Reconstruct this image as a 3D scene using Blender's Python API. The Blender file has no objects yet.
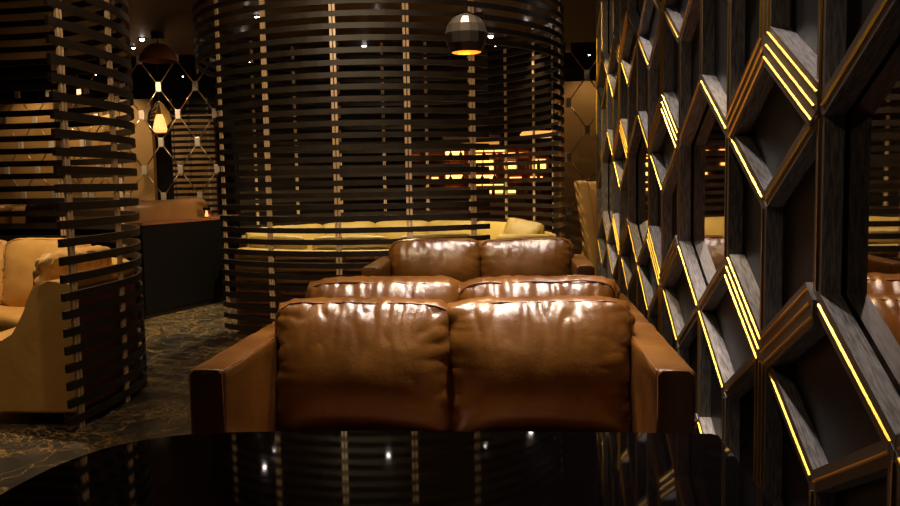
import bpy, bmesh, math, random
from mathutils import Vector, Matrix, noise
random.seed(7)
PI = math.pi
S = bpy.context.scene
C = S.collection

# ------------------------------------------------------------------ materials
def new_mat(name):
    m = bpy.data.materials.new(name); m.use_nodes = True
    nt = m.node_tree
    return m, nt, nt.nodes['Principled BSDF']

def simple(name, col, rough=0.5, metal=0.0, spec=0.5, coat=0.0, emit=None, es=0.0):
    m, nt, b = new_mat(name)
    b.inputs['Base Color'].default_value = (*col, 1)
    b.inputs['Roughness'].default_value = rough
    b.inputs['Metallic'].default_value = metal
    b.inputs['Specular IOR Level'].default_value = spec
    b.inputs['Coat Weight'].default_value = coat
    if emit:
        b.inputs['Emission Color'].default_value = (*emit, 1)
        b.inputs['Emission Strength'].default_value = es
    return m

def noisy(name, c1, c2, scale=6.0, rough=(0.4, 0.55), bump=0.0, bscale=80.0, stretch=(1, 1, 1), metal=0.0, spec=0.5, coat=0.0, detail=4.0):
    m, nt, b = new_mat(name)
    N, L = nt.nodes, nt.links
    tc = N.new('ShaderNodeTexCoord'); mp = N.new('ShaderNodeMapping')
    mp.inputs['Scale'].default_value = stretch
    L.new(tc.outputs['Object'], mp.inputs['Vector'])
    n = N.new('ShaderNodeTexNoise'); n.inputs['Scale'].default_value = scale; n.inputs['Detail'].default_value = detail
    L.new(mp.outputs['Vector'], n.inputs['Vector'])
    cr = N.new('ShaderNodeValToRGB')
    cr.color_ramp.elements[0].position = 0.3; cr.color_ramp.elements[0].color = (*c1, 1)
    cr.color_ramp.elements[1].position = 0.7; cr.color_ramp.elements[1].color = (*c2, 1)
    L.new(n.outputs['Fac'], cr.inputs['Fac']); L.new(cr.outputs['Color'], b.inputs['Base Color'])
    mr = N.new('ShaderNodeMapRange'); mr.inputs['To Min'].default_value = rough[0]; mr.inputs['To Max'].default_value = rough[1]
    L.new(n.outputs['Fac'], mr.inputs['Value']); L.new(mr.outputs['Result'], b.inputs['Roughness'])
    b.inputs['Metallic'].default_value = metal; b.inputs['Specular IOR Level'].default_value = spec
    b.inputs['Coat Weight'].default_value = coat
    if bump:
        v = N.new('ShaderNodeTexNoise'); v.inputs['Scale'].default_value = bscale; v.inputs['Detail'].default_value = 3
        L.new(mp.outputs['Vector'], v.inputs['Vector'])
        bp = N.new('ShaderNodeBump'); bp.inputs['Strength'].default_value = bump; bp.inputs['Distance'].default_value = 0.004
        L.new(v.outputs['Fac'], bp.inputs['Height']); L.new(bp.outputs['Normal'], b.inputs['Normal'])
    return m

def leather(name, c1, c2, rough=(0.28, 0.42), spec=0.5):
    m, nt, b = new_mat(name)
    N, L = nt.nodes, nt.links
    tc = N.new('ShaderNodeTexCoord')
    n = N.new('ShaderNodeTexNoise'); n.inputs['Scale'].default_value = 5; n.inputs['Detail'].default_value = 6
    L.new(tc.outputs['Object'], n.inputs['Vector'])
    cr = N.new('ShaderNodeValToRGB')
    cr.color_ramp.elements[0].position = 0.3; cr.color_ramp.elements[0].color = (*c1, 1)
    cr.color_ramp.elements[1].position = 0.72; cr.color_ramp.elements[1].color = (*c2, 1)
    L.new(n.outputs['Fac'], cr.inputs['Fac']); L.new(cr.outputs['Color'], b.inputs['Base Color'])
    mr = N.new('ShaderNodeMapRange'); mr.inputs['To Min'].default_value = rough[0]; mr.inputs['To Max'].default_value = rough[1]
    L.new(n.outputs['Fac'], mr.inputs['Value']); L.new(mr.outputs['Result'], b.inputs['Roughness'])
    v = N.new('ShaderNodeTexVoronoi'); v.inputs['Scale'].default_value = 210
    L.new(tc.outputs['Object'], v.inputs['Vector'])
    n2 = N.new('ShaderNodeTexNoise'); n2.inputs['Scale'].default_value = 24; n2.inputs['Detail'].default_value = 5
    L.new(tc.outputs['Object'], n2.inputs['Vector'])
    b1 = N.new('ShaderNodeBump'); b1.inputs['Strength'].default_value = 0.25; b1.inputs['Distance'].default_value = 0.0015
    b2 = N.new('ShaderNodeBump'); b2.inputs['Strength'].default_value = 0.35; b2.inputs['Distance'].default_value = 0.006
    L.new(v.outputs['Distance'], b1.inputs['Height']); L.new(n2.outputs['Fac'], b2.inputs['Height'])
    L.new(b1.outputs['Normal'], b2.inputs['Normal']); L.new(b2.outputs['Normal'], b.inputs['Normal'])
    b.inputs['Specular IOR Level'].default_value = spec
    return m

M = {}
M['brown'] = leather('brown leather', (0.105, 0.037, 0.0055), (0.185, 0.075, 0.012), (0.24, 0.35), 0.75)
M['brown_pipe'] = leather('brown leather piping', (0.15, 0.052, 0.014), (0.21, 0.08, 0.024))
M['tan'] = leather('tan leather', (0.54, 0.29, 0.08), (0.64, 0.37, 0.11), (0.45, 0.6), 0.35)
M['olive'] = leather('straw yellow leather', (0.50, 0.34, 0.085), (0.60, 0.43, 0.13), (0.4, 0.55), 0.4)
M['olive_dark'] = leather('olive yellow leather', (0.33, 0.22, 0.05), (0.42, 0.29, 0.075), (0.4, 0.55), 0.4)
M['black_matte'] = simple('matte black panel', (0.0015, 0.001, 0.001), 0.6, 0, 0.15)
M['slat'] = noisy('dark stained slat wood', (0.013, 0.0085, 0.0055), (0.025, 0.0165, 0.011), 9, (0.42, 0.55), 0.1, 60, spec=0.3)
M['post'] = noisy('pale wood post', (0.55, 0.36, 0.20), (0.70, 0.49, 0.30), 30, (0.3, 0.45), stretch=(4, 4, 0.4))
M['booth_panel'] = noisy('red brown wood panel', (0.19, 0.055, 0.02), (0.27, 0.085, 0.034), 5, (0.35, 0.5), stretch=(1, 1, 4))
M['lattice'] = noisy('dark lattice face', (0.075, 0.054, 0.037), (0.10, 0.072, 0.05), 7, (0.38, 0.5), 0.05, 90)
M['lattice_side'] = noisy('grey wood lattice side', (0.08, 0.071, 0.069), (0.36, 0.33, 0.325), 22, (0.4, 0.6), stretch=(9, 1.0, 1.0), detail=6)
M['gold'] = simple('brushed gold inlay', (0.80, 0.46, 0.06), 0.36, 1.0)
M['black'] = simple('black lacquer panel', (0.006, 0.0045, 0.0045), 0.45, 0, 0.25)
M['mirror'] = simple('tinted mirror', (0.48, 0.42, 0.37), 0.02, 1.0)
M['table'] = simple('black glass table', (0.004, 0.003, 0.004), 0.035, 0, 0.42)
M['metal_dark'] = simple('black metal', (0.03, 0.028, 0.027), 0.35, 0.8)
M['wall_dark'] = noisy('dark wall', (0.012, 0.007, 0.004), (0.02, 0.012, 0.007), 3, (0.6, 0.8))
M['wall_tan'] = noisy('tan wall panel', (0.42, 0.23, 0.07), (0.48, 0.27, 0.09), 3, (0.5, 0.65))
M['plaster'] = noisy('pale plaster', (0.45, 0.36, 0.30), (0.5, 0.4, 0.34), 4, (0.7, 0.8))
M['glasswire'] = simple('warm brass wire', (0.75, 0.48, 0.25), 0.3, 1.0)
M['node'] = simple('smoked crystal clip', (0.80, 0.68, 0.54), 0.25, 0.2, 0.8)
M['gold_in'] = simple('gold leaf shade lining', (1.0, 0.62, 0.2), 0.35, 1.0)
M['bulb'] = simple('spotlight lens', (1, 1, 1), 0.3, emit=(1.0, 0.86, 0.78), es=30)
M['bulb_warm'] = simple('warm bulb', (1, 0.8, 0.5), 0.3, emit=(1.0, 0.46, 0.13), es=1.7)
M['bulb_bar'] = simple('back bar glow', (1, 0.7, 0.3), 0.4, emit=(1.0, 0.50, 0.12), es=3.4)
M['bulb_cove'] = simple('amber cove glow', (1, 0.5, 0.1), 0.4, emit=(1.0, 0.38, 0.05), es=0.7)
M['amber_shade'] = simple('amber glowing lampshade', (0.8, 0.4, 0.1), 0.5, emit=(1.0, 0.42, 0.10), es=1.2)
M['red'] = simple('red box', (0.5, 0.02, 0.01), 0.5)
M['amber'] = simple('amber bottle glass', (0.25, 0.07, 0.01), 0.1)
M['cognac'] = leather('cognac leather', (0.26, 0.11, 0.035), (0.36, 0.17, 0.06))
M['steel'] = simple('pewter ring shade', (0.30, 0.27, 0.26), 0.22, 0.9)

def glass_mat():
    m, nt, b = new_mat('clear lantern glass')
    b.inputs['Base Color'].default_value = (1, 0.95, 0.9, 1); b.inputs['Roughness'].default_value = 0.02
    b.inputs['Transmission Weight'].default_value = 1.0; b.inputs['IOR'].default_value = 1.3
    return m
M['glass'] = glass_mat()

def floor_mat():
    m, nt, b = new_mat('dark gold veined marble')
    N, L = nt.nodes, nt.links
    tc = N.new('ShaderNodeTexCoord'); mp = N.new('ShaderNodeMapping')
    L.new(tc.outputs['Object'], mp.inputs['Vector'])
    nz = N.new('ShaderNodeTexNoise'); nz.inputs['Scale'].default_value = 2.2; nz.inputs['Detail'].default_value = 6
    L.new(mp.outputs['Vector'], nz.inputs['Vector'])
    mix = N.new('ShaderNodeVectorMath'); mix.operation = 'MULTIPLY_ADD'
    mix.inputs[1].default_value = (0.9, 0.9, 0.9)
    L.new(nz.outputs['Color'], mix.inputs[0]); L.new(mp.outputs['Vector'], mix.inputs[2])
    def vein(scale, w):
        v = N.new('ShaderNodeTexVoronoi'); v.feature = 'DISTANCE_TO_EDGE'; v.inputs['Scale'].default_value = scale
        L.new(mix.outputs['Vector'], v.inputs['Vector'])
        r = N.new('ShaderNodeMapRange'); r.inputs['From Min'].default_value = 0; r.inputs['From Max'].default_value = w
        r.inputs['To Min'].default_value = 1; r.inputs['To Max'].default_value = 0
        L.new(v.outputs['Distance'], r.inputs['Value']); return r
    a, c = vein(3.6, 0.022), vein(13, 0.07)
    mask = N.new('ShaderNodeTexNoise'); mask.inputs['Scale'].default_value = 1.6; mask.inputs['Detail'].default_value = 4
    L.new(mp.outputs['Vector'], mask.inputs['Vector'])
    mk = N.new('ShaderNodeMapRange'); mk.inputs['From Min'].default_value = 0.42; mk.inputs['From Max'].default_value = 0.62
    L.new(mask.outputs['Fac'], mk.inputs['Value'])
    mx = N.new('ShaderNodeMath'); mx.operation = 'MULTIPLY'; L.new(c.outputs['Result'], mx.inputs[0]); L.new(mk.outputs['Result'], mx.inputs[1])
    ad = N.new('ShaderNodeMath'); ad.operation = 'MAXIMUM'; L.new(a.outputs['Result'], ad.inputs[0]); L.new(mx.outputs['Value'], ad.inputs[1])
    n3 = N.new('ShaderNodeTexNoise'); n3.inputs['Scale'].default_value = 7; n3.inputs['Detail'].default_value = 8
    L.new(mp.outputs['Vector'], n3.inputs['Vector'])
    cr = N.new('ShaderNodeValToRGB')
    cr.color_ramp.elements[0].position = 0.35; cr.color_ramp.elements[0].color = (0.016, 0.014, 0.011, 1)
    cr.color_ramp.elements[1].position = 0.75; cr.color_ramp.elements[1].color = (0.055, 0.046, 0.037, 1)
    L.new(n3.outputs['Fac'], cr.inputs['Fac'])
    cm = N.new('ShaderNodeMix'); cm.data_type = 'RGBA'
    L.new(ad.outputs['Value'], cm.inputs['Factor']); L.new(cr.outputs['Color'], cm.inputs['A'])
    cm.inputs['B'].default_value = (0.40, 0.24, 0.08, 1)
    br = N.new('ShaderNodeTexBrick'); br.offset = 0; br.inputs['Scale'].default_value = 1
    br.inputs['Brick Width'].default_value = 0.9; br.inputs['Row Height'].default_value = 0.9
    br.inputs['Mortar Size'].default_value = 0.003
    br.inputs['Color1'].default_value = br.inputs['Color2'].default_value = (1, 1, 1, 1); br.inputs['Mortar'].default_value = (0.25, 0.2, 0.15, 1)
    m2 = N.new('ShaderNodeMapping'); m2.inputs['Rotation'].default_value = (0, 0, 0.5)
    L.new(tc.outputs['Object'], m2.inputs['Vector']); L.new(m2.outputs['Vector'], br.inputs['Vector'])
    c3 = N.new('ShaderNodeMix'); c3.data_type = 'RGBA'; c3.blend_type = 'MULTIPLY'; c3.inputs['Factor'].default_value = 1
    L.new(cm.outputs['Result'], c3.inputs['A']); L.new(br.outputs['Color'], c3.inputs['B'])
    L.new(c3.outputs['Result'], b.inputs['Base Color'])
    b.inputs['Roughness'].default_value = 0.33
    return m
M['floor'] = floor_mat()

def ceil_mat():
    m, nt, b = new_mat('dark plank ceiling')
    N, L = nt.nodes, nt.links
    tc = N.new('ShaderNodeTexCoord'); mp = N.new('ShaderNodeMapping'); mp.inputs['Scale'].default_value = (0.6, 7, 1)
    L.new(tc.outputs['Object'], mp.inputs['Vector'])
    n = N.new('ShaderNodeTexNoise'); n.inputs['Scale'].default_value = 2.2; n.inputs['Detail'].default_value = 8
    L.new(mp.outputs['Vector'], n.inputs['Vector'])
    cr = N.new('ShaderNodeValToRGB')
    cr.color_ramp.elements[0].position = 0.3; cr.color_ramp.elements[0].color = (0.03, 0.015, 0.007, 1)
    cr.color_ramp.elements[1].position = 0.75; cr.color_ramp.elements[1].color = (0.10, 0.056, 0.03, 1)
    L.new(n.outputs['Fac'], cr.inputs['Fac']); L.new(cr.outputs['Color'], b.inputs['Base Color'])
    b.inputs['Roughness'].default_value = 0.55
    return m
M['ceiling'] = ceil_mat()

# ------------------------------------------------------------------ helpers
def link(name, bm, mats, parent=None, smooth=False, loc=None):
    me = bpy.data.meshes.new(name)
    bmesh.ops.recalc_face_normals(bm, faces=bm.faces[:])
    bm.to_mesh(me); bm.free()
    if not isinstance(mats, (list, tuple)): mats = [mats]
    for m in mats: me.materials.append(M[m] if isinstance(m, str) else m)
    if smooth:
        for p in me.polygons: p.use_smooth = True
    o = bpy.data.objects.new(name, me); C.objects.link(o)
    if parent: o.parent = parent
    if loc: o.location = loc
    return o

def tag(o, label=None, cat=None, group=None, kind=None):
    if label: o['label'] = label
    if cat: o['category'] = cat
    if group: o['group'] = group
    if kind: o['kind'] = kind
    return o

def thing(name, label, cat, loc=(0, 0, 0), rz=0, group=None):
    o = bpy.data.objects.new(name, None); C.objects.link(o)
    o.location = loc; o.rotation_euler = (0, 0, rz)
    return tag(o, label, cat, group)

def dup(o, parent=None):
    c = o.copy(); C.objects.link(c)
    if parent: c.parent = parent
    for ch in [x for x in C.objects if x.parent == o]: dup(ch, c)
    return c

def add_box(bm, x0, x1, y0, y1, z0, z1, bev=0.0, seg=2, mat=0):
    r = bmesh.ops.create_cube(bm, size=1)
    vs = r['verts']
    for v in vs:
        v.co = Vector(((x0 + x1) / 2 + v.co.x * (x1 - x0), (y0 + y1) / 2 + v.co.y * (y1 - y0), (z0 + z1) / 2 + v.co.z * (z1 - z0)))
    fs = list({f for v in vs for f in v.link_faces})
    for f in fs: f.material_index = mat
    if bev:
        es = list({e for v in vs for e in v.link_edges})
        bmesh.ops.bevel(bm, geom=es, offset=bev, segments=seg, profile=0.5, affect='EDGES')

def box(name, dims, mat, parent=None, bev=0.0, seg=2, smooth=False):
    bm = bmesh.new(); add_box(bm, *dims, bev=bev, seg=seg)
    return link(name, bm, mat, parent, smooth)

def add_tube(bm, pts, r, n=8, closed=False):
    pts = [Vector(p) for p in pts]; N = len(pts); rings = []
    for i, p in enumerate(pts):
        if closed: t = pts[(i + 1) % N] - pts[i - 1]
        else: t = pts[min(i + 1, N - 1)] - pts[max(i - 1, 0)]
        t.normalize()
        a = t.cross(Vector((0, 0, 1)))
        if a.length < 1e-3: a = t.cross(Vector((0, 1, 0)))
        a.normalize(); b = t.cross(a)
        rr = r[i] if isinstance(r, (list, tuple)) else r
        rings.append([bm.verts.new(p + rr * (math.cos(k * 2 * PI / n) * a + math.sin(k * 2 * PI / n) * b)) for k in range(n)])
    for i in range(N if closed else N - 1):
        A, B = rings[i], rings[(i + 1) % N]
        for k in range(n): bm.faces.new((A[k], A[(k + 1) % n], B[(k + 1) % n], B[k]))
    if not closed:
        bm.faces.new(rings[0]); bm.faces.new(rings[-1])

def add_lathe(bm, prof, n=24, c=(0, 0, 0), cap=True):
    rings = []
    for r, z in prof:
        rings.append([bm.verts.new((c[0] + r * math.cos(k * 2 * PI / n), c[1] + r * math.sin(k * 2 * PI / n), c[2] + z)) for k in range(n)])
    for A, B in zip(rings, rings[1:]):
        for k in range(n): bm.faces.new((A[k], A[(k + 1) % n], B[(k + 1) % n], B[k]))
    if cap:
        bm.faces.new(rings[0]); bm.faces.new(rings[-1])

def catmull(P, step=10):
    out = []
    for i in range(len(P) - 1):
        p0, p1, p2, p3 = P[max(i - 1, 0)], P[i], P[i + 1], P[min(i + 2, len(P) - 1)]
        for k in range(step):
            t = k / step
            out.append(tuple(0.5 * (2 * p1[d] + (p2[d] - p0[d]) * t + (2 * p0[d] - 5 * p1[d] + 4 * p2[d] - p3[d]) * t * t + (3 * p1[d] - p0[d] - 3 * p2[d] + p3[d]) * t ** 3) for d in (0, 1)))
    out.append(tuple(P[-1])); return out

def arc(c, R, a0, a1, n=None):
    n = n or max(4, int(abs(a1 - a0) / 4))
    return [(c[0] + R * math.cos(math.radians(a0 + (a1 - a0) * i / n)), c[1] + R * math.sin(math.radians(a0 + (a1 - a0) * i / n))) for i in range(n + 1)]

def normals(path, closed=False):
    N = len(path); out = []
    for i in range(N):
        if closed: a, b = path[i - 1], path[(i + 1) % N]
        else: a, b = path[max(i - 1, 0)], path[min(i + 1, N - 1)]
        tx, ty = b[0] - a[0], b[1] - a[1]; l = math.hypot(tx, ty) or 1
        out.append((-ty / l, tx / l))
    return out

def add_sweep(bm, path, prof, closed=False):
    """prof = closed loop of (offset to the left of the path, z)"""
    nn = normals(path, closed)
    rings = [[bm.verts.new((p[0] + n[0] * o, p[1] + n[1] * o, z)) for o, z in prof] for p, n in zip(path, nn)]
    K = len(prof)
    for i in range(len(path) if closed else len(path) - 1):
        A, B = rings[i], rings[(i + 1) % len(path)]
        for k in range(K): bm.faces.new((A[k], A[(k + 1) % K], B[(k + 1) % K], B[k]))
    if not closed:
        bm.faces.new(rings[0]); bm.faces.new(rings[-1])

def rect_prof(o0, o1, z0, z1): return [(o0, z0), (o1, z0), (o1, z1), (o0, z1)]

def round_prof(o0, o1, z0, z1, r=0.03, n=4):
    out = []
    for cx, cz, a in ((o1 - r, z0 + r, -90), (o1 - r, z1 - r, 0), (o0 + r, z1 - r, 90), (o0 + r, z0 + r, 180)):
        for k in range(n + 1):
            t = math.radians(a + 90 * k / n); out.append((cx + r * math.cos(t), cz + r * math.sin(t)))
    return out

# ------------------------------------------------------------------ camera
cam = bpy.data.cameras.new('camera'); co = bpy.data.objects.new('camera', cam); C.objects.link(co)
cam.sensor_width = 36; cam.lens = 823.48 / 900 * 36; cam.clip_start = 0.05; cam.clip_end = 100
th, ps, ro = 0.08739, 0.08628, 0.01773
co.location = (0, 0, 1.3)
co.matrix_world = Matrix.Translation((0, 0, 1.3)) @ Matrix.Rotation(ps, 4, 'Z') @ Matrix.Rotation(PI / 2 - th, 4, 'X') @ Matrix.Rotation(-ro, 4, 'Z')
S.camera = co

# ------------------------------------------------------------------ setting
XL = 0.66           # front face of the lattice
def struct(o): o['kind'] = 'structure'; return o
struct(box('floor', (-9, 3, -1.5, 13.2, -0.1, 0), 'floor'))
struct(box('ceiling', (-9, 3, -1.5, 10.62, 3.0, 3.1), 'ceiling'))
struct(box('trim_1', (-9, 3, 10.62, 13.2, 3.6, 3.7), 'wall_dark'))      # higher dark ceiling at the back
struct(box('trim_2', (-9, 3, 10.62, 10.66, 3.1, 3.6), 'wall_dark'))
struct(box('wall_back', (-9, 3, 13.1, 13.2, 0, 3.6), 'wall_dark'))
struct(box('wall_left', (-9.1, -9, -1.5, 13.2, 0, 3.6), 'wall_dark'))
struct(box('wall_front', (-9, 3, -1.6, -1.5, 0, 3.0), 'wall_dark'))
struct(box('wall_right', (0.80, 0.92, -1.5, 7.28, 0, 3.0), 'wall_dark'))
struct(box('wall_right_rear', (3.0, 3.1, -1.5, 13.2, 0, 3.6), 'wall_dark'))
struct(box('trim_3', (-9, -5.75, 12.6, 12.7, 0, 2.66), 'wall_tan'))     # tan wall panels at the back
struct(box('trim_4', (0.50, 3.0, 12.0, 12.1, 0, 2.68), 'wall_tan'))
struct(box('trim_5', (-5.50, -4.84, 12.85, 12.93, 0, 2.42), 'wall_tan'))

# ------------------------------------------------------------------ sofas
def add_cushion(bm, w, h, t, seed, cuts=44, amp=1.0, tuck=1.0):
    r = bmesh.ops.create_cube(bm, size=2)
    bmesh.ops.subdivide_edges(bm, edges=bm.edges[:], cuts=cuts, use_grid_fill=True)
    for v in bm.verts:
        a, c, b = v.co
        fa, fb = 1 - abs(a) ** 4, 1 - abs(b) ** 3
        body = 0.30 + 0.70 * (max(1 - abs(a) ** 3.4, 0) ** 0.6 * max(1 - abs(b) ** 2.0, 0) ** 0.85)
        x = a * w / 2 * (1 - 0.07 * b ** 10 - 0.015 * (1 - b * b) * (c * c))
        z = b * h / 2 * (1 - 0.09 * a ** 10)
        y = c * t / 2 * body
        if abs(a) > 0.999: x += math.copysign(0.018 * (1 - c * c), a)
        if abs(b) > 0.999: z += math.copysign(0.014 * (1 - c * c), b)
        y += 0.02 * (b < 0) * b * b * (-1 if c < 0 else 1) * 0.5
        v.co = (x, y, z)
    bm.normal_update()
    mv = []
    for v in bm.verts:
        x, y, z = v.co
        dt = max(h / 2 - z, 0); db = max(z + h / 2, 0); ds = max(w / 2 - abs(x), 0)
        s = seed * 3.7
        q = noise.noise(Vector((x * 19, z * 2.6 + y * 9, s)))
        q2 = noise.noise(Vector((x * 29 + 4, z * 5 + y * 9, s + 9)))
        fold = (abs(q) ** 0.75 - 0.3) * 0.022 * math.exp(-dt / 0.11) + (abs(q2) ** 0.8 - 0.3) * 0.009 * math.exp(-dt / 0.05)
        q = noise.noise(Vector((x * 3.2 + y * 9, z * 17, s + 20)))
        fold += (abs(q) ** 0.75 - 0.3) * 0.020 * math.exp(-ds / 0.06)
        fold += (abs(noise.noise(Vector((x * 13, z * 3, s + 30)))) - 0.3) * 0.010 * math.exp(-db / 0.06)
        big = noise.noise(Vector((x * 3.5, z * 4.5, s + 40))) * 0.010
        mid = noise.noise(Vector((x * 8, z * 9 + y * 4, s + 50))) * 0.0035
        fold *= 1 - 0.65 * min(max((v.normal.z - 0.55) / 0.35, 0), 1)
        mv.append(v.co + v.normal * (amp * fold + tuck * big + mid))
    for v, p in zip(bm.verts, mv): v.co = p

def cushion(name, w, h, t, mat, parent, loc, rot, seed, cuts=44, amp=1.0, pipe=None):
    bm = bmesh.new(); add_cushion(bm, w, h, t, seed, cuts, amp)
    o = link(name, bm, mat, parent, True, loc); o.rotation_euler = rot
    if pipe:
        bm = bmesh.new()
        for s in (-1, 1):
            pts = []
            n = 18
            for k in range(4 * n):
                side, u = divmod(k, n); u = -1 + 2 * u / n
                a, b = ((u, 1), (1, -u), (-u, -1), (-1, u))[side]
                pts.append((a * w / 2 * (1 - 0.07 * b ** 10), s * t / 2 * 0.32, b * h / 2 * (1 - 0.09 * a ** 10)))
            pts = [(p[0] * (1 + 0.006 * math.sin(i * 1.7)), p[1], p[2] * (1 + 0.008 * math.sin(i * 1.1 + seed))) for i, p in enumerate(pts)]
            add_tube(bm, pts, 0.004, 6, closed=True)
        p = link('piping', bm, pipe, o, True)
    return o

def make_sofa(label, loc, rz, seed, group, cuts, dz=0.0):
    """front at local y=0, back at y=.86, x centred"""
    s = thing('leather_sofa', label, 'sofa', loc, rz, group)
    W = 1.60; D = 0.86
    box('seat_base', (-W / 2 + 0.115, W / 2 - 0.115, 0.035, D - 0.02, 0.09, 0.245), 'brown', s, 0.02, 3, True)
    box('back_frame', (-W / 2 + 0.10, W / 2 - 0.10, D - 0.11, D, 0.09, 0.72), 'brown', s, 0.025, 3, True)
    for sx in (-1, 1):
        bm = bmesh.new()
        x0, x1 = sorted((sx * W / 2, sx * (W / 2 - 0.122)))
        add_box(bm, x0, x1, 0, D, 0.08, 0.71, 0.016, 3)
        bmesh.ops.subdivide_edges(bm, edges=[e for e in bm.edges if e.calc_length() > 0.2], cuts=24, use_grid_fill=True)
        for v in bm.verts:
            n = noise.noise(Vector((v.co.x * 5 + seed, v.co.y * 7, v.co.z * 7))) * 0.006
            if v.co.z > 0.5: v.co.z += n - 0.004 * math.cos((v.co.x - (x0 + x1) / 2) / 0.061 * PI / 2) * 0
            v.co.x += n * 0.8
        a = link('arm', bm, 'brown', s, True)
        bm = bmesh.new()
        for yy in (0.004, D - 0.004):
            i = 0.010
            pts = [(x0 + i, yy, 0.09), (x0 + i, yy, 0.4), (x0 + i, yy, 0.695), (x0 + 0.022, yy, 0.707), ((x0 + x1) / 2, yy, 0.708), (x1 - 0.022, yy, 0.707), (x1 - i, yy, 0.695), (x1 - i, yy, 0.4), (x1 - i, yy, 0.09)]
            add_tube(bm, pts, 0.005, 6)
        for xx in (x0 + 0.008, x1 - 0.008):
            add_tube(bm, [(xx, 0.01 + (D - 0.02) * k / 10, 0.704 + 0.0015 * math.sin(k * 2 + seed)) for k in range(11)], 0.004, 6)
        link('piping', bm, 'brown_pipe', a, True)
        cx = sx * 0.340
        cushion('seat_cushion', 0.672, 0.60, 0.13, 'brown', s, (cx, 0.36, 0.305), (PI / 2, 0, 0), seed + 5 + sx, max(16, cuts // 2), 0.4)
        cushion('back_cushion', 0.690, 0.53, 0.36, 'brown', s, (cx, D - 0.235, 0.585 + dz), (math.radians(-3.5), math.radians(-0.8 * sx), 0), seed + sx * 1.3, cuts, 1.0, 'brown_pipe')
        for yy in (0.06, D - 0.08):
            b = bmesh.new(); add_lathe(b, [(0.018, 0), (0.024, 0.09)], 12, (sx * (W / 2 - 0.06), yy, 0))
            link('leg', b, 'metal_dark', s, True)
    return s

SX = -0.272
make_sofa('brown leather two-seat sofa nearest the black glass table, facing it', (SX, 2.52, 0), 0, 1.0, 'brown leather two-seat sofas', 74, -0.016)
make_sofa('brown leather sofa back to back behind the nearest sofa, facing away', (SX, 4.26, 0), PI, 11.0, 'brown leather two-seat sofas', 60, 0.012)
make_sofa('brown leather two-seat sofa farthest away, in front of the round slatted screen', (-0.305, 5.60, 0), 0, 23.0, 'brown leather two-seat sofas', 40)

# ------------------------------------------------------------------ table
t = thing('glass_table', 'low glossy black glass table in the foreground with a rounded left end', 'table', (-0.2, 1.3, 0))
half = [(0.44, 1.852), (0.425, 1.866), (0.2, 1.866), (-0.2, 1.862), (-0.55, 1.852), (-0.74, 1.832), (-0.85, 1.79), (-0.925, 1.72), (-0.972, 1.61), (-0.99, 1.48), (-0.99, 1.35)]
out = catmull(half[3:], 5); out = half[:3] + out
out = out + [(x, 2.7 - y) for x, y in reversed(out[:-1])]
bm = bmesh.new()
lo = [bm.verts.new((x + 0.2, y - 1.3, 0.70)) for x, y in out]; hi = [bm.verts.new((x + 0.2, y - 1.3, 0.72)) for x, y in out]
bm.faces.new(lo); top = bm.faces.new(hi)
for i in range(len(lo)): bm.faces.new((lo[i], lo[(i + 1) % len(lo)], hi[(i + 1) % len(lo)], hi[i]))
bmesh.ops.bevel(bm, geom=list(top.edges), offset=0.003, segments=2, affect='EDGES')
link('tabletop', bm, 'table', t)
bm = bmesh.new(); add_lathe(bm, [(0.07, 0.03), (0.06, 0.1), (0.06, 0.66), (0.2, 0.70)], 28); link('pedestal', bm, 'metal_dark', t, True)
bm = bmesh.new(); add_lathe(bm, [(0.33, 0), (0.33, 0.015), (0.30, 0.03)], 36); link('base_plate', bm, 'metal_dark', t)

# ------------------------------------------------------------------ lattice wall
LY0, LW, LZ, LH = 1.918, 0.4103, 1.443, 0.2134
lat = thing('lattice_partition', 'tall dark lattice wall of hexagons and diamonds with gold inlay along the right', 'partition', (XL, 4.0, 0))
T = 0.054
KR = range(-4, 14)
def P(k, j): return (LY0 + LW * k, LZ + LH * j)
def ok(k, j): return k in KR and (k + j) % 2 == 0 and 0.12 < P(k, j)[1] < 2.96
wide_set = set()
edges = []
for k in KR:
    for j in range(-9, 10):
        if not ok(k, j): continue
        km, jm = k % 4, j % 6
        # vertical up
        if ok(k, j + 2):
            present = {3: jm == 1, 0: jm in (4, 0), 2: jm in (4, 0), 1: jm in (3, 1)}[km]
            # k=0,2: (0,-2)->lower jm=4 ; (2,0)->lower jm=0 ; k=1: (-1,-3)->lower jm=3 ; (3,1)->lower jm=1 ; k=3: (3,1) lower jm=1
            if present: edges.append(((k, j), (k, j + 2), km == 1 and jm == 1))
        for dj in (-1, 1):
            k2, j2 = k + 1, j + dj
            if not ok(k2, j2): continue
            (ko, jo), (ke, je) = ((k, j), (k2, j2)) if k % 2 else ((k2, j2), (k, j))
            a, b = jo % 6, je % 6          # odd-column level, even-column level
            if ko % 4 == 1: pres = (a, b) in ((1, 0), (5, 0), (3, 4), (3, 2))
            else: pres = (a, b) in ((1, 0), (3, 4), (3, 2))
            if pres: edges.append(((k, j), (k2, j2), ko % 4 == 1 and (a, b) in ((1, 0), (3, 4))))
def lift(e): return 0.0005 * ((e[0][0] * 3 + e[0][1] * 5 + e[1][0] * 7 + e[1][1] * 11) % 9) + (0.0 if e[2] else 0.0046)
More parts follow.
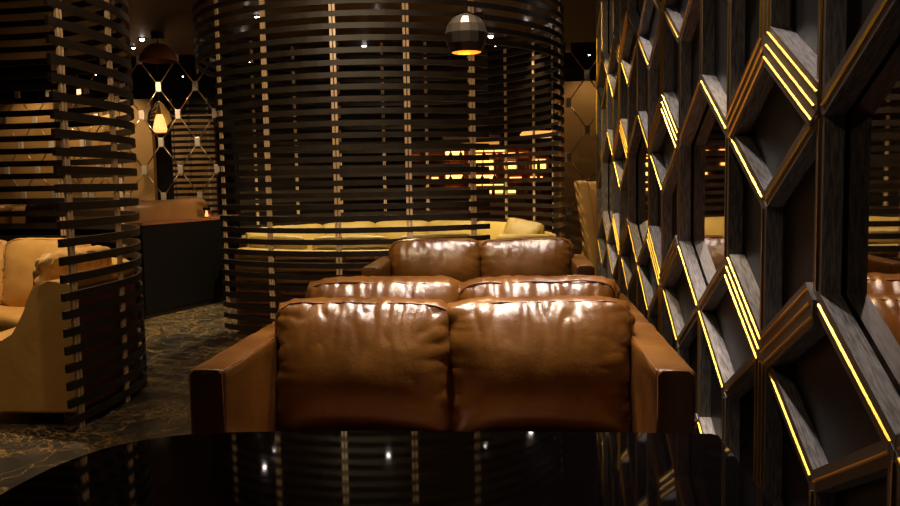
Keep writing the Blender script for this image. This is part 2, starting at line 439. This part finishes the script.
def bar_into(bm, e, y_off=-4.0):
    q = lift(e)
    (a, b, wide) = e
    A, B = Vector(P(*a)), Vector(P(*b)); d = (B - A).normalized(); n = Vector((-d.y, d.x)); hw = 0.054 if wide else 0.025
    m = hw * 0.577
    pts = [A, A + d * m + n * hw, B - d * m + n * hw, B, B - d * m - n * hw, A + d * m - n * hw]
    f0 = [bm.verts.new((q, p.x + y_off, p.y)) for p in pts]; f1 = [bm.verts.new((T - q * 0.3, p.x + y_off, p.y)) for p in pts]
    bm.faces.new(f0).material_index = 0; bm.faces.new(f1).material_index = 1
    for i in range(6): bm.faces.new((f0[i], f0[(i + 1) % 6], f1[(i + 1) % 6], f1[i])).material_index = 1
def gold_into(bm, e, y_off=-4.0):
    qq = lift(e)
    (a, b, wide) = e
    A, B = Vector(P(*a)), Vector(P(*b)); d = (B - A).normalized(); n = Vector((-d.y, d.x))
    for off in ((-0.034, 0, 0.034) if wide else (0.0,)):
        a2, b2 = A + n * off + d * (0.02 if off == 0 else abs(off) * 0.577), B + n * off - d * (0.02 if off == 0 else abs(off) * 0.577)
        g = 0.0042
        prof = ((-g, 0.001), (-g * 0.4, -0.0045), (g * 0.4, -0.0045), (g, 0.001))
        r = [[bm.verts.new((q[1] + qq, (p + n * q[0]).x + y_off, (p + n * q[0]).y)) for q in prof] for p in (a2, b2)]
        for i in range(4): bm.faces.new((r[0][i], r[0][(i + 1) % 4], r[1][(i + 1) % 4], r[1][i]))
        bm.faces.new(r[0]); bm.faces.new(r[1])
def edist(e):
    A, B = P(*e[0]), P(*e[1]); y, z = (A[0] + B[0]) / 2, (A[1] + B[1]) / 2
    seen = 1.2 < y and abs((z - 1.1) / y) < 0.36
    return (not seen, math.hypot(y, z - 1.3))
edges.sort(key=edist)
rest, restg = bmesh.new(), bmesh.new()
for i, e in enumerate(edges):
    if i < 99:
        bm = bmesh.new(); bar_into(bm, e); o = link('lattice_bar', bm, ['lattice', 'lattice_side'], lat)
        bm = bmesh.new(); gold_into(bm, e); link('gold_inlay', bm, 'gold', o)
    else: bar_into(rest, e); gold_into(restg, e)
o = link('lattice_bars', rest, ['lattice', 'lattice_side'], lat); o['kind'] = 'stuff'
o2 = link('gold_inlays', restg, 'gold', o); o2['kind'] = 'stuff'
# black panels behind the closed cells
cells = []
for k in KR:
    for j in range(-9, 10):
        km, jm = k % 4, j % 6
        if (k + j) % 2 == 1:      # centre of a lying diamond
            if (km == 1 and jm == 0) or (km in (0, 2) and jm == 3):
                cells.append([(k - 1, j), (k, j + 1), (k + 1, j), (k, j - 1)])
        else:
            for s in (-1, 1):
                if km == 1 and jm in (5, 3): cells.append([(k, j), (k, j - 2), (k + s, j - (1 if jm == 5 else 3)), (k + s, j + (1 if jm == 5 else -1))])
                if km == 3 and jm == 3: cells.append([(k, j), (k, j - 2), (k + s, j - 3), (k + s, j - 1)])
seen = set(); n_p = 0
restp = bmesh.new()
def cdist(c):
    y = sum(P(*q)[0] for q in c) / 4; z = sum(P(*q)[1] for q in c) / 4
    return (not (1.2 < y and abs((z - 1.1) / y) < 0.36), math.hypot(y, z - 1.3))
cells = [c for c in cells if all(KR[0] <= q[0] <= KR[-1] and 0.1 < P(*q)[1] < 3.0 for q in c)]
for c in sorted(cells, key=cdist):
    key = tuple(sorted(c))
    if key in seen: continue
    seen.add(key)
    bm = bmesh.new() if n_p < 99 else restp
    pts = [P(*q) for q in c]
    f0 = [bm.verts.new((T - 0.004, y - 4, z)) for y, z in pts]; f1 = [bm.verts.new((T + 0.004, y - 4, z)) for y, z in pts]
    bm.faces.new(f0); bm.faces.new(f1)
    for i in range(4): bm.faces.new((f0[i], f0[(i + 1) % 4], f1[(i + 1) % 4], f1[i]))
    if bm is not restp: link('back_panel', bm, 'black', lat)
    n_p += 1
if len(restp.verts): link('back_panels', restp, 'black', lat)['kind'] = 'stuff'
else: restp.free()
y_end = P(13, 1)[0]
box('mirror_panel', (T + 0.0042, T + 0.009, -5.4, y_end - 4 + 0.01, 0.14, 2.96), 'mirror', lat)
box('plinth', (0, 0.13, -5.4, y_end - 4 + 0.03, 0, 0.14), 'lattice', lat)
box('top_rail', (0, 0.13, -5.4, y_end - 4 + 0.03, 2.955, 2.995), 'lattice', lat)
box('end_post', (0, 0.13, y_end - 4 + 0.005, y_end - 4 + 0.03, 0.14, 2.955), 'lattice', lat)

# ------------------------------------------------------------------ slatted screens
PITCH, SH = 0.0955, 0.044
def slats(parent, path, zs, closed=False, th=0.022, mat='slat'):
    for z in zs:
        bm = bmesh.new(); add_sweep(bm, path, rect_prof(-th / 2, th / 2, z - SH / 2, z + SH / 2), closed)
        link('slat', bm, mat, parent)
def post(parent, x, y, tx, ty, z0, z1, w=0.019, gap=0.010, d=0.014):
    bm = bmesh.new(); l = math.hypot(tx, ty); tx, ty = tx / l, ty / l; nx, ny = -ty, tx
    for s in (-1, 1):
        c = s * (w + gap) / 2
        vs = []
        for z in (z0, z1):
            vs.append([bm.verts.new((x + tx * (c + a * w / 2) + nx * b * d / 2, y + ty * (c + a * w / 2) + ny * b * d / 2, z)) for a, b in ((-1, -1), (1, -1), (1, 1), (-1, 1))])
        bm.faces.new(vs[0]); bm.faces.new(vs[1])
        for i in range(4): bm.faces.new((vs[0][i], vs[0][(i + 1) % 4], vs[1][(i + 1) % 4], vs[1][i]))
    link('post', bm, 'post', parent)

ZS = [0.055 + PITCH * i for i in range(31)]
# left enclosure
d1 = thing('slatted_screen', 'curved dark slatted screen wrapped around the tan booth at the left', 'screen')
D1 = [(-2.40, 4.10), (-2.385, 4.4), (-2.39, 4.7), (-2.415, 4.95), (-2.50, 5.2), (-2.70, 5.55), (-3.1, 5.88), (-3.6, 6.04), (-4.2, 6.05), (-4.8, 5.85), (-5.25, 5.45), (-5.45, 4.9), (-5.45, 4.3)]
P1 = catmull(D1, 8)
slats(d1, P1, ZS)
def along(path, s):
    d = 0
    for i in range(len(path) - 1):
        l = math.dist(path[i], path[i + 1])
        if d + l >= s:
            t = (s - d) / l; a, b = path[i], path[i + 1]
            return a[0] + (b[0] - a[0]) * t, a[1] + (b[1] - a[1]) * t, b[0] - a[0], b[1] - a[1]
        d += l
    a, b = path[-2], path[-1]; return b[0], b[1], b[0] - a[0], b[1] - a[1]
for s in (0.10, 0.62, 1.72, 2.45, 3.1, 3.8, 4.5, 5.1): post(d1, *along(P1, s), 0.0, 2.97)
# round enclosure in the middle
RC, RR = (-1.37, 8.35), 1.80
d2 = thing('slatted_screen', 'large round dark slatted screen enclosing the straw yellow banquette in the centre', 'screen')
lowz = [z for z in ZS if z < 2.40]; topz = [z for z in ZS if z >= 2.40]
slats(d2, arc(RC, RR, -134.5, -52), lowz)
slats(d2, arc(RC, RR, -22, 163), lowz)
slats(d2, arc(RC, RR, 0, 355, 90), topz, True)
for a in (-132.3, -113.2, -93.2, -74.7, -56.9, -14, 17.1, 32, 47.8, 64.6, 82.6, 99.6, 116.9, 134.9, 153.6, 196):
    r = math.radians(a); post(d2, RC[0] + RR * math.cos(r), RC[1] + RR * math.sin(r), -math.sin(r), math.cos(r), 2.38 if a == 196 else 0.0, 2.99, *((0.019, 0.010) if a < -50 else (0.014, 0.006)))
# small screen at the back
d3 = thing('slatted_screen', 'distant narrow slatted screen against the lit back wall, beyond the chain curtain', 'screen')
slats(d3, arc((-4.93, 12.85), 0.80, -112, -62, 10), [0.9 + 0.088 * i for i in range(19)])
for a in (-110, -90, -70):
    r = math.radians(a); post(d3, -4.93 + 0.80 * math.cos(r), 12.85 + 0.80 * math.sin(r), -math.sin(r), math.cos(r), 0, 2.6, 0.012, 0.004)

# ------------------------------------------------------------------ tan booth in the left screen
b1 = thing('curved_booth', 'tan leather booth with a swooping end panel inside the left slatted screen', 'booth')
BP = catmull([(-2.42, 4.27), (-2.415, 4.6), (-2.445, 4.92), (-2.54, 5.2), (-2.76, 5.52), (-3.13, 5.80), (-3.6, 5.96), (-4.2, 5.96), (-4.75, 5.78), (-5.15, 5.4), (-5.35, 4.9), (-5.35, 4.4)], 8)
bm = bmesh.new(); add_sweep(bm, BP, rect_prof(0.0, 0.03, 0.08, 0.76)); link('outer_panel', bm, 'booth_panel', b1)
bm = bmesh.new(); add_sweep(bm, BP, round_prof(0.002, 0.13, 0.40, 0.80, 0.02)); link('backrest', bm, 'tan', b1, True)
bm = bmesh.new(); add_sweep(bm, BP, round_prof(0.04, 0.68, 0.10, 0.33, 0.02)); link('seat_base', bm, 'tan', b1, True)
bm = bmesh.new(); add_sweep(bm, BP, round_prof(0.10, 0.70, 0.33, 0.455, 0.04)); link('seat', bm, 'tan', b1, True)
sw = [(-2.412, 0.07), (-2.412, 0.79), (-2.45, 0.80), (-2.54, 0.80), (-2.60, 0.79), (-2.64, 0.765), (-2.67, 0.71), (-2.69, 0.64), (-2.72, 0.56), (-2.76, 0.50), (-2.82, 0.465), (-2.90, 0.452), (-3.0, 0.447), (-3.17, 0.445), (-3.17, 0.07)]
bm = bmesh.new()
f0 = [bm.verts.new((x, 4.21, z)) for x, z in sw]; f1 = [bm.verts.new((x, 4.275, z)) for x, z in sw]
F0 = bm.faces.new(f0); bm.faces.new(f1)
for i in range(len(sw)): bm.faces.new((f0[i], f0[(i + 1) % len(sw)], f1[(i + 1) % len(sw)], f1[i]))
bmesh.ops.bevel(bm, geom=list(F0.edges), offset=0.012, segments=3, affect='EDGES')
o = link('end_panel', bm, 'tan', b1)
for x, y in ((-2.50, 4.29), (-3.1, 4.29), (-2.6, 5.2), (-3.6, 5.5), (-4.4, 5.6), (-5.1, 4.9)):
    bm = bmesh.new(); add_box(bm, x - 0.03, x + 0.03, y - 0.03, y + 0.03, 0, 0.10); link('leg', bm, 'booth_panel', b1)
cushion('back_cushion', 0.74, 0.46, 0.24, 'tan', b1, (-2.675, 4.70, 0.69), (math.radians(-8), 0, math.radians(-88)), 31, 56, 2.0, 'tan')
for x, y, rz in ((-3.40, 5.62, -8), (-4.10, 5.68, 4), (-4.75, 5.45, 28)):
    cushion('back_cushion', 0.68, 0.48, 0.19, 'tan', b1, (x, y, 0.69), (math.radians(-9), 0, math.radians(rz)), 40 + x, 24, 0.5, 'tan')

# ------------------------------------------------------------------ yellow banquette in the round screen
b2 = thing('round_banquette', 'straw yellow leather banquette with brown wood back inside the round slatted screen', 'banquette')
def bank(a0, a1, cush, zc):
    p = arc(RC, RR - 0.07, a0, a1)
    bm = bmesh.new(); add_sweep(bm, p, rect_prof(0, 0.03, 0.03, 0.70)); link('outer_panel', bm, 'booth_panel', b2)
    bm = bmesh.new(); add_sweep(bm, p, round_prof(0.0, 0.12, 0.36, 0.745, 0.02)); link('backrest', bm, 'olive', b2, True)
    bm = bmesh.new(); add_sweep(bm, p, round_prof(0.04, 0.62, 0.03, 0.40, 0.03)); link('seat', bm, 'olive', b2, True)
    for i, a in enumerate(cush):
        r = math.radians(a); rc = RR - 0.26
        cushion('back_cushion', 0.65, 0.44, 0.20, 'olive', b2, (RC[0] + rc * math.cos(r), RC[1] + rc * math.sin(r), zc), (math.radians(-6), 0, r - PI / 2), 60 + i + a * 0.01, 20, 0.5)
bank(-130, -53, (-118, -91.5, -65.5), 0.625)
bank(-12, 166, (22, 45.5, 69, 92.5, 116, 139.5, 158), 0.595)
for a0, a1 in ((-131.6, -130), (-53, -51.6), (166, 167.5)):
    bm = bmesh.new(); add_sweep(bm, arc(RC, RR - 0.07, a0, a1, 2), rect_prof(-0.002, 0.64, 0.03, 0.72)); link('end_panel', bm, 'booth_panel', b2)
for a in (-12,):
    r = math.radians(a)
    bm = bmesh.new(); add_sweep(bm, arc(RC, RR - 0.07, a - 4, a, 3), round_prof(0.0, 0.55, 0.03, 0.77, 0.04)); link('armrest', bm, 'olive', b2, True)
o = cushion('scatter_cushion', 0.46, 0.42, 0.18, 'olive_dark', None, (0.0, 8.55, 0.665), (math.radians(-16), math.radians(9), math.radians(-38)), 77, 30, 0.7)
tag(o, 'square straw yellow scatter cushion propped at the right end of the round banquette', 'cushion')

# ------------------------------------------------------------------ back area
# dark booth between the two screens
b3 = thing('dark_booth', 'dark panelled booth back with brown leather top roll between the two slatted screens', 'booth')
p = [(-5.2, 7.5), (-4.4, 7.55), (-3.66, 7.70), (-3.32, 8.85), (-3.35, 9.6)]
bm = bmesh.new(); add_sweep(bm, p, rect_prof(0.0, 0.06, 0.06, 0.92)); link('back_panel', bm, 'black_matte', b3)
bm = bmesh.new(); add_sweep(bm, p, rect_prof(0.02, 0.06, 0.0, 0.06)); link('plinth', bm, 'black', b3)
bm = bmesh.new(); add_sweep(bm, p, rect_prof(-0.01, 0.22, 0.92, 0.945)); link('ledge', bm, 'booth_panel', b3)
bm = bmesh.new(); add_sweep(bm, catmull([(-5.0, 7.95), (-4.3, 8.02), (-3.9, 8.15), (-3.68, 8.8), (-3.66, 9.4)], 8), round_prof(0.0, 0.22, 0.4, 1.15, 0.09)); link('backrest', bm, 'cognac', b3, True)
cn = thing('candle_glass', 'small glass candle holder on the dark booth ledge', 'candle holder', (-3.42, 8.75, 0.945))
bm = bmesh.new(); add_lathe(bm, [(0.035, 0), (0.042, 0.11), (0.036, 0.11), (0.03, 0.012)], 16); link('glass', bm, 'glass', cn, True)
bm = bmesh.new(); add_lathe(bm, [(0.02, 0.014), (0.02, 0.05), (0.004, 0.07)], 12); link('candle', bm, 'bulb_warm', cn, True)
# leather bench far behind the left screen
b4 = thing('leather_bench', 'long brown leather bench seen through the left slatted screen', 'bench')
for i in range(4):
    x = -8.1 + i * 0.76
    bm = bmesh.new(); add_box(bm, x, x + 0.73, 8.95, 9.17, 0.45, 1.12 - 0.02 * (i % 2), 0.07, 3); link('backrest', bm, 'cognac', b4, True)
    bm = bmesh.new(); add_box(bm, x, x + 0.73, 8.4, 8.97, 0.2, 0.45, 0.04, 3); link('seat', bm, 'brown', b4, True)
box('base', (-8.1, -5.1, 8.45, 9.2, 0, 0.2), 'black', b4)
box('rear_panel', (-8.1, -5.1, 9.17, 9.23, 0.2, 0.93), 'booth_panel', b4)
# tan high-back chair by the end of the lattice
ch = thing('high_back_chair', 'tan leather high-backed chair past the far end of the lattice wall', 'chair', (0.93, 8.05, 0))
bm = bmesh.new(); add_box(bm, -0.40, -0.30, -0.34, 0.30, 0.12, 1.28, 0.03, 3)
for v in bm.verts:
    v.co.x += 0.15 * (1.28 - v.co.z)
link('side_wing', bm, 'tan', ch, True)
bm = bmesh.new(); add_box(bm, -0.32, 0.32, 0.20, 0.32, 0.3, 1.27, 0.04, 3); link('backrest', bm, 'tan', ch, True)
bm = bmesh.new(); add_box(bm, -0.32, 0.32, -0.32, 0.24, 0.2, 0.46, 0.04, 3); link('seat', bm, 'tan', ch, True)
bm = bmesh.new(); add_box(bm, 0.30, 0.40, -0.34, 0.30, 0.12, 1.28, 0.03, 3); link('side_wing', bm, 'tan', ch, True)
for sx in (-1, 1):
    for sy in (-1, 1):
        bm = bmesh.new(); add_lathe(bm, [(0.015, 0), (0.022, 0.21)], 10, (sx * 0.27, sy * 0.26, 0)); link('leg', bm, 'metal_dark', ch, True)

# chain curtains
def curtain(label, x0, y, hw, rh, z0, cols, rows, par=0):
    c = thing('chain_curtain', label, 'curtain', (x0, y, 0))
    ns = {}
    for i in range(cols):
        for j in range(rows):
            if (i + j + par) % 2 == 0: ns[(i, j)] = (i * hw, z0 - j * rh)
    wires = bmesh.new(); nodes = list(ns.items())
    for (i, j), (x, z) in nodes:
        bm = bmesh.new(); add_box(bm, x - 0.036, x + 0.036, -0.018, 0.018, z - 0.062, z + 0.062, 0.008, 2)
        for v in bm.verts: v.co.x = x + (v.co.x - x) * (0.72 + 0.28 * abs(v.co.z - z) / 0.055)
        link('crystal_clip', bm, 'node', c, False)
        for di in (-1, 1):
            n = (i + di, j + 1)
            if n in ns:
                x2, z2 = ns[n]
                add_tube(wires, [(x + di * 0.028, 0, z - 0.05), (x2 - di * 0.028, 0, z2 + 0.05)], 0.008, 6)
    link('wire_link', wires, 'glasswire', c, True)
    return c
curtain('chain mesh curtain of wire hexagons hanging between the two slatted screens', -5.93, 10.55, 0.247, 0.36, 2.95, 9, 8, 0)
curtain('chain mesh curtain in front of the tan wall behind the left screen', -8.31, 11.7, 0.2375, 0.366, 2.67, 11, 7, 0)
curtain('chain mesh curtain at the right, beside the round screen and lattice wall', 0.65, 11.2, 0.245, 0.36, 3.03, 8, 7, 0)

# lantern behind the curtain
lt = thing('pendant_lantern', 'glowing teardrop glass lantern hanging behind the chain curtain', 'lantern', (-4.88, 10.95, 2.02))
bm = bmesh.new(); add_lathe(bm, [(0.10, 0), (0.14, 0.06), (0.165, 0.17), (0.14, 0.28), (0.06, 0.39), (0.03, 0.44)], 24); link('glass_shade', bm, 'steel', lt, True)
lt.children[0].data.materials[0] = M['glass']
bm = bmesh.new(); add_lathe(bm, [(0.070, 0.05), (0.072, 0.07), (0.045, 0.20), (0.025, 0.24)], 20); link('glowing_core', bm, 'bulb_warm', lt, True)
bm = bmesh.new(); add_tube(bm, [(0, 0, 0.44), (0, 0, 1.57)], 0.008, 6); link('cord', bm, 'metal_dark', lt)
bm = bmesh.new(); add_lathe(bm, [(0.12, -0.015), (0.12, 0.0)], 24); link('base_ring', bm, 'glasswire', lt)

gb = thing('glass_bowl_pendant', 'wide warm glowing glass bowl pendant seen through the upper left slatted screen', 'pendant lamp', (-5.05, 9.9, 2.06))
bm = bmesh.new(); add_lathe(bm, [(0.05, 0), (0.15, 0.025), (0.17, 0.06), (0.12, 0.10), (0.03, 0.13)], 24); link('shade', bm, 'amber_shade', gb, True)
bm = bmesh.new(); add_tube(bm, [(0, 0, 0.12), (0, 0, 0.935)], 0.006, 6); link('cord', bm, 'metal_dark', gb)

# bell pendant near the ceiling
bl = thing('bell_pendant', 'large dim bell-shaped pendant below a black canister near the ceiling', 'pendant lamp', (-3.99, 9.0, 2.68))
bm = bmesh.new(); add_lathe(bm, [(0.21, 0), (0.20, 0.05), (0.15, 0.13), (0.09, 0.18), (0.03, 0.20), (0.025, 0.19), (0.085, 0.17), (0.14, 0.12), (0.19, 0.05), (0.20, 0)], 28, cap=False)
link('shade', bm, 'booth_panel', bl, True)
bm = bmesh.new(); add_lathe(bm, [(0.012, 0.19), (0.012, 0.30)], 8); link('stem', bm, 'metal_dark', bl)
bm = bmesh.new(); add_lathe(bm, [(0.07, 0.24), (0.07, 0.32)], 20); link('canister', bm, 'black', bl)

M['dome'] = simple('satin black dome', (0.045, 0.038, 0.035), 0.3, 0.3)
# near faceted dome pendant
pd = thing('dome_pendant', 'faceted black dome pendant lamp with a glowing gold inside above the sofas', 'pendant lamp', (-0.256, 4.1, 1.925))
prof = [(0.075, 0.0), (0.098, 0.04), (0.104, 0.09), (0.094, 0.130), (0.067, 0.165), (0.022, 0.185)]
bm = bmesh.new(); add_lathe(bm, prof, 14, cap=False)
inn = [(r - 0.004, z) for r, z in prof]
bm2 = bmesh.new(); add_lathe(bm2, inn, 14, cap=False)
link('shade', bm, 'dome', pd); link('gold_lining', bm2, 'gold_in', pd)
bm = bmesh.new(); add_lathe(bm, [(0.001, 0.180), (0.024, 0.184), (0.024, 0.192), (0.001, 0.198)], 14, cap=False); link('top_cap', bm, 'metal_dark', pd)
bm = bmesh.new(); add_tube(bm, [(0, 0, 0.195), (0, 0, 1.07)], 0.004, 6); link('cord', bm, 'metal_dark', pd)
bm = bmesh.new(); bmesh.ops.create_uvsphere(bm, u_segments=14, v_segments=8, radius=0.028)
for v in bm.verts: v.co.z += 0.05
link('bulb', bm, simple('pendant bulb', (1, 0.9, 0.7), 0.3, emit=(1, 0.62, 0.28), es=14), pd, True)

pl = bpy.data.lights.new('pendant_glow', 'POINT'); pl.energy = 2.0; pl.color = (1, 0.62, 0.28); pl.shadow_soft_size = 0.02
po = bpy.data.objects.new('pendant_glow', pl); C.objects.link(po); po.location = (-0.256, 4.1, 1.945)
# back bar
bb = thing('back_bar', 'glowing back bar shelving seen through the round slatted screen', 'bar shelf', (-0.36, 12.55, 0))
box('cabinet', (-1.36, 0.8, -0.25, 0.2, 0, 0.92), 'booth_panel', bb)
box('frame', (-1.36, 0.8, 0.16, 0.2, 0.92, 1.84), 'booth_panel', bb)
for z in (1.08, 1.26, 1.44, 1.62, 1.80): box('shelf', (-1.36, 0.8, -0.12, 0.16, z - 0.012, z), 'booth_panel', bb)
glow = [(-1.3, -1.18, 1.64, 1.70), (-1.02, -0.86, 1.64, 1.69), (-1.0, -0.9, 1.30, 1.36), (-1.3, -1.2, 1.46, 1.5), (-0.78, -0.55, 1.10, 1.14), (-0.42, 0.15, 1.735, 1.755), (-0.35, 0.1, 1.22, 1.235), (-0.78, -0.50, 1.64, 1.76), (-0.42, 0.02, 1.64, 1.70), (0.10, 0.52, 1.66, 1.71), (-0.78, -0.5, 1.46, 1.56), (-0.42, -0.05, 1.46, 1.60), (0.12, 0.3, 1.47, 1.58), (-0.78, -0.52, 1.28, 1.40), (-0.42, -0.02, 1.28, 1.38),
        (0.55, 0.75, 1.46, 1.60), (0.2, 0.7, 1.29, 1.34), (-0.78, -0.6, 1.1, 1.2), (-0.42, 0.3, 1.1, 1.15)]
for x0, x1, z0, z1 in glow: box('lit_panel', (x0, x1, 0.145, 0.158, z0, z1), 'bulb_bar', bb)
k = 0
bot = thing('liquor_bottle', 'small amber bottle on the glowing back bar shelves', 'bottle', (0, 0, 0), 0, 'bottles on the back bar')
bm = bmesh.new(); add_lathe(bm, [(0.026, 0), (0.028, 0.01), (0.028, 0.085), (0.01, 0.115), (0.01, 0.14)], 12); link('body', bm, 'amber', bot, True)
bm = bmesh.new(); add_lathe(bm, [(0.012, 0.14), (0.012, 0.155)], 10); link('cap', bm, 'metal_dark', bot)
first = True
for z in (1.08, 1.26, 1.44, 1.62):
    for i in range(9):
        x = -0.70 + i * 0.17 + random.uniform(-0.03, 0.03)
        if z == 1.26 and i == 6: continue
        o = bot if first else dup(bot); first = False
        o.location = (-0.36 + x, 12.55 + random.uniform(-0.05, 0.05), z)
o = box('red_box', (0.02, 0.14, 12.46, 12.58, 1.26, 1.39), 'red', None, 0.005)
tag(o, 'small red box on the glowing back bar shelf', 'box')
# amber drum lamp and cove strip over the bar
al = thing('amber_drum_lamp', 'wide flat amber lampshade hanging over the back bar', 'pendant lamp', (0.27, 12.0, 1.90))
bm = bmesh.new(); add_lathe(bm, [(0.24, 0), (0.27, 0.04), (0.24, 0.08)], 28); link('shade', bm, 'amber_shade', al, True)
bm = bmesh.new(); add_tube(bm, [(0, 0, 0.08), (0, 0, 1.69)], 0.008, 6); link('cord', bm, 'metal_dark', al)
cv = thing('bar_canopy', 'dark canopy with an amber light strip above the back bar', 'canopy', (-0.68, 12.35, 1.82))
box('canopy', (-0.45, 0.40, -0.2, 0.74, 0.04, 0.14), 'booth_panel', cv)
box('light_strip', (-0.42, 0.38, -0.21, -0.2, 0.0, 0.04), 'bulb_cove', cv)

# ------------------------------------------------------------------ ceiling spotlights
def spot(name, loc, energy, size=70, blend=0.6, col=(1, 0.78, 0.55), aim=None, radius=0.03, parent=None):
    l = bpy.data.lights.new(name, 'SPOT'); l.energy = energy; l.spot_size = math.radians(size); l.spot_blend = blend; l.color = col; l.shadow_soft_size = radius
    o = bpy.data.objects.new(name, l); C.objects.link(o); o.location = loc
    if aim: o.rotation_euler = (Vector(aim) - Vector(loc)).to_track_quat('-Z', 'Y').to_euler()
    return o
def fixture(x, y, label, energy, aim=None, size=70, col=(1, 0.78, 0.55), z=3.0, lens=0.03, radius=0.03):
    f = thing('ceiling_spotlight', label, 'spotlight', (x, y, z), 0, 'ceiling spotlights')
    bm = bmesh.new(); add_lathe(bm, [(lens + 0.02, -0.012), (lens + 0.02, 0), (lens, 0), (lens, -0.010)], 20, cap=False); link('trim_ring', bm, 'metal_dark', f)
    bm = bmesh.new(); add_lathe(bm, [(0.004, -lens * 1.15), (lens * 0.5, -lens), (lens * 0.87, -lens * 0.55), (lens, -0.004)], 20); link('lens', bm, 'bulb', f, True)
    if energy: spot('spot_lamp', (x, y, z - 0.07), energy, size, 0.7, col, aim or (x, y, 0), radius)
WARM = (1, 0.75, 0.45); COOL = (1, 0.86, 0.76)
vis = [(-4.33, 9.35, 'over the gap between the two slatted screens'), (-3.12, 9.32, 'brightest seen through the upper left of the round screen'),
       (-1.92, 10.33, 'seen through the middle of the round screen'), (-0.33, 9.91, 'right of the black dome pendant'),
       (0.09, 9.17, 'topmost right, through the upper slats of the round screen'), (-2.64, 8.35, 'small, near the top edge at the left')]
for x, y, l in vis: fixture(x, y, 'small bright ceiling spotlight ' + l, 60, None, 60, WARM)
rear = [(-0.29, 11.0, 'low, just right of the dome pendant'), (-2.55, 11.2, 'far, between the second and third posts of the round screen'), (-3.85, 11.7, 'far, low at the left of the round screen'), (-1.0, 10.9, 'far, left of the dome pendant')]
for x, y, l in rear: fixture(x, y, 'small far spotlight ' + l, 0, None, 60, WARM, 3.0 if y < 10.6 else 3.05)
# lamps above the seating, out of the top of the frame, some added as fill
K = [(-0.62, 3.05, 205, (-0.62, 3.12, 0.5), 42, COOL, 'above the left cushion of the nearest sofa'), (0.10, 3.05, 275, (0.10, 3.12, 0.5), 42, COOL, 'above the right cushion of the nearest sofa'),
     (-1.0, 2.95, 60, (-1.0, 2.8, 0.7), 30, WARM, 'added to brighten the left arm of the nearest sofa'), (0.42, 2.95, 90, (0.46, 2.8, 0.7), 30, WARM, 'added to brighten the right arm of the nearest sofa'),  # narrow spots added to brighten the arm tops
     (-0.3, 3.75, 230, (-0.3, 3.65, 0.5), 60, WARM, 'above the sofa facing away'), (-0.55, 5.85, 150, (-0.6, 6.2, 0.5), 44, COOL, 'above the farthest brown sofa at the left'), (0.1, 5.85, 150, (0.1, 6.2, 0.5), 44, COOL, 'above the farthest brown sofa at the right'),
     (-3.2, 4.9, 240, (-3.0, 5.0, 0.3), 80, WARM, 'above the tan booth'), (-2.6, 7.9, 200, (-2.2, 7.4, 0.5), 75, (1, .8, .45), 'inside the round screen at the left'),
     (-1.4, 8.3, 330, (-1.4, 8.3, 0.4), 125, (1, .8, .45), 'in the middle of the round screen'), (-0.4, 8.6, 110, (0, 8.6, 0.5), 75, (1, .8, .45), 'inside the round screen at the right'),
     (-2.3, 3.1, 45, (-2.2, 3.1, 0), 80, WARM, 'over the marble floor by the left screen'),
     (-2.0, 4.7, 90, (-1.9, 6.8, 1.2), 100, WARM, 'in front of the round screen at the left'), (-1.1, 4.7, 70, (-0.8, 6.6, 1.5), 100, WARM, 'in front of the round screen at the right'),
     (-1.5, 3.6, 40, (-2.4, 4.5, 1.2), 90, WARM, 'beside the left slatted screen'),
     (-4.7, 9.9, 80, (-4.7, 10.55, 1.9), 90, WARM, 'added to brighten the chain curtain'),  # added so the crystal clips catch light
     (-6.4, 11.1, 60, (-6.4, 11.7, 1.9), 110, WARM, 'added to brighten the left chain curtain'), (-6.2, 8.5, 70, (-6.2, 9.0, 0.9), 90, WARM, 'added to brighten the long leather bench'),  # both added, to lift the left clips and the bench backs
     (-0.3, 0.4, 8, (-0.3, 2.5, 0.5), 90, WARM, 'added as unseen front fill over the glass table')]  # unseen fill lamp near the camera, added to lift the arm fronts
for x, y, e, aim, sz, col, l in K: fixture(x, y, 'ceiling spotlight ' + l, e, aim, sz, col, 3.0, 0.022, 0.06 if 'sofa' in l else 0.03)
for i, (y, ya, e) in enumerate(((2.75, 1.5, 85), (3.35, 2.3, 75), (3.95, 3.1, 80), (4.8, 4.1, 110), (5.7, 5.2, 120), (6.7, 6.2, 120))):
    fixture(0.20, y, 'ceiling spotlight washing the lattice wall', e, (0.74, ya, 0.9), 46, COOL if i < 4 else WARM, 3.0, 0.022)
# wall washers on the tan walls
for x, y, aim, e, l in ((-6.3, 12.0, (-6.3, 12.6, 1.6), 22, 'washing the tan wall behind the left screen'), (-7.6, 12.0, (-7.6, 12.6, 1.6), 22, 'washing the left end of the tan wall'), (-5.15, 12.45, (-5.15, 12.9, 1.6), 9, 'washing the wall behind the distant narrow screen'),
                     (0.95, 11.5, (0.95, 12.0, 1.6), 10, 'washing the tan wall at the right')):
    fixture(x, y, 'ceiling spotlight ' + l, e, aim, 110, (1, .72, .36), 2.98, 0.014)
fixture(0.75, 7.75, 'ceiling spotlight above the tan high-backed chair', 60, (0.8, 7.9, 1), 50, WARM)

w = bpy.data.worlds.new('world'); S.world = w; w.use_nodes = True
w.node_tree.nodes['Background'].inputs['Color'].default_value = (0.02, 0.012, 0.008, 1)
w.node_tree.nodes['Background'].inputs['Strength'].default_value = 0.3
S.view_settings.view_transform = 'Standard'; S.view_settings.look = 'None'
S.view_settings.exposure = 0.0; S.view_settings.gamma = 1.0
try: S.view_settings.use_curve_mapping = False
except Exception: pass
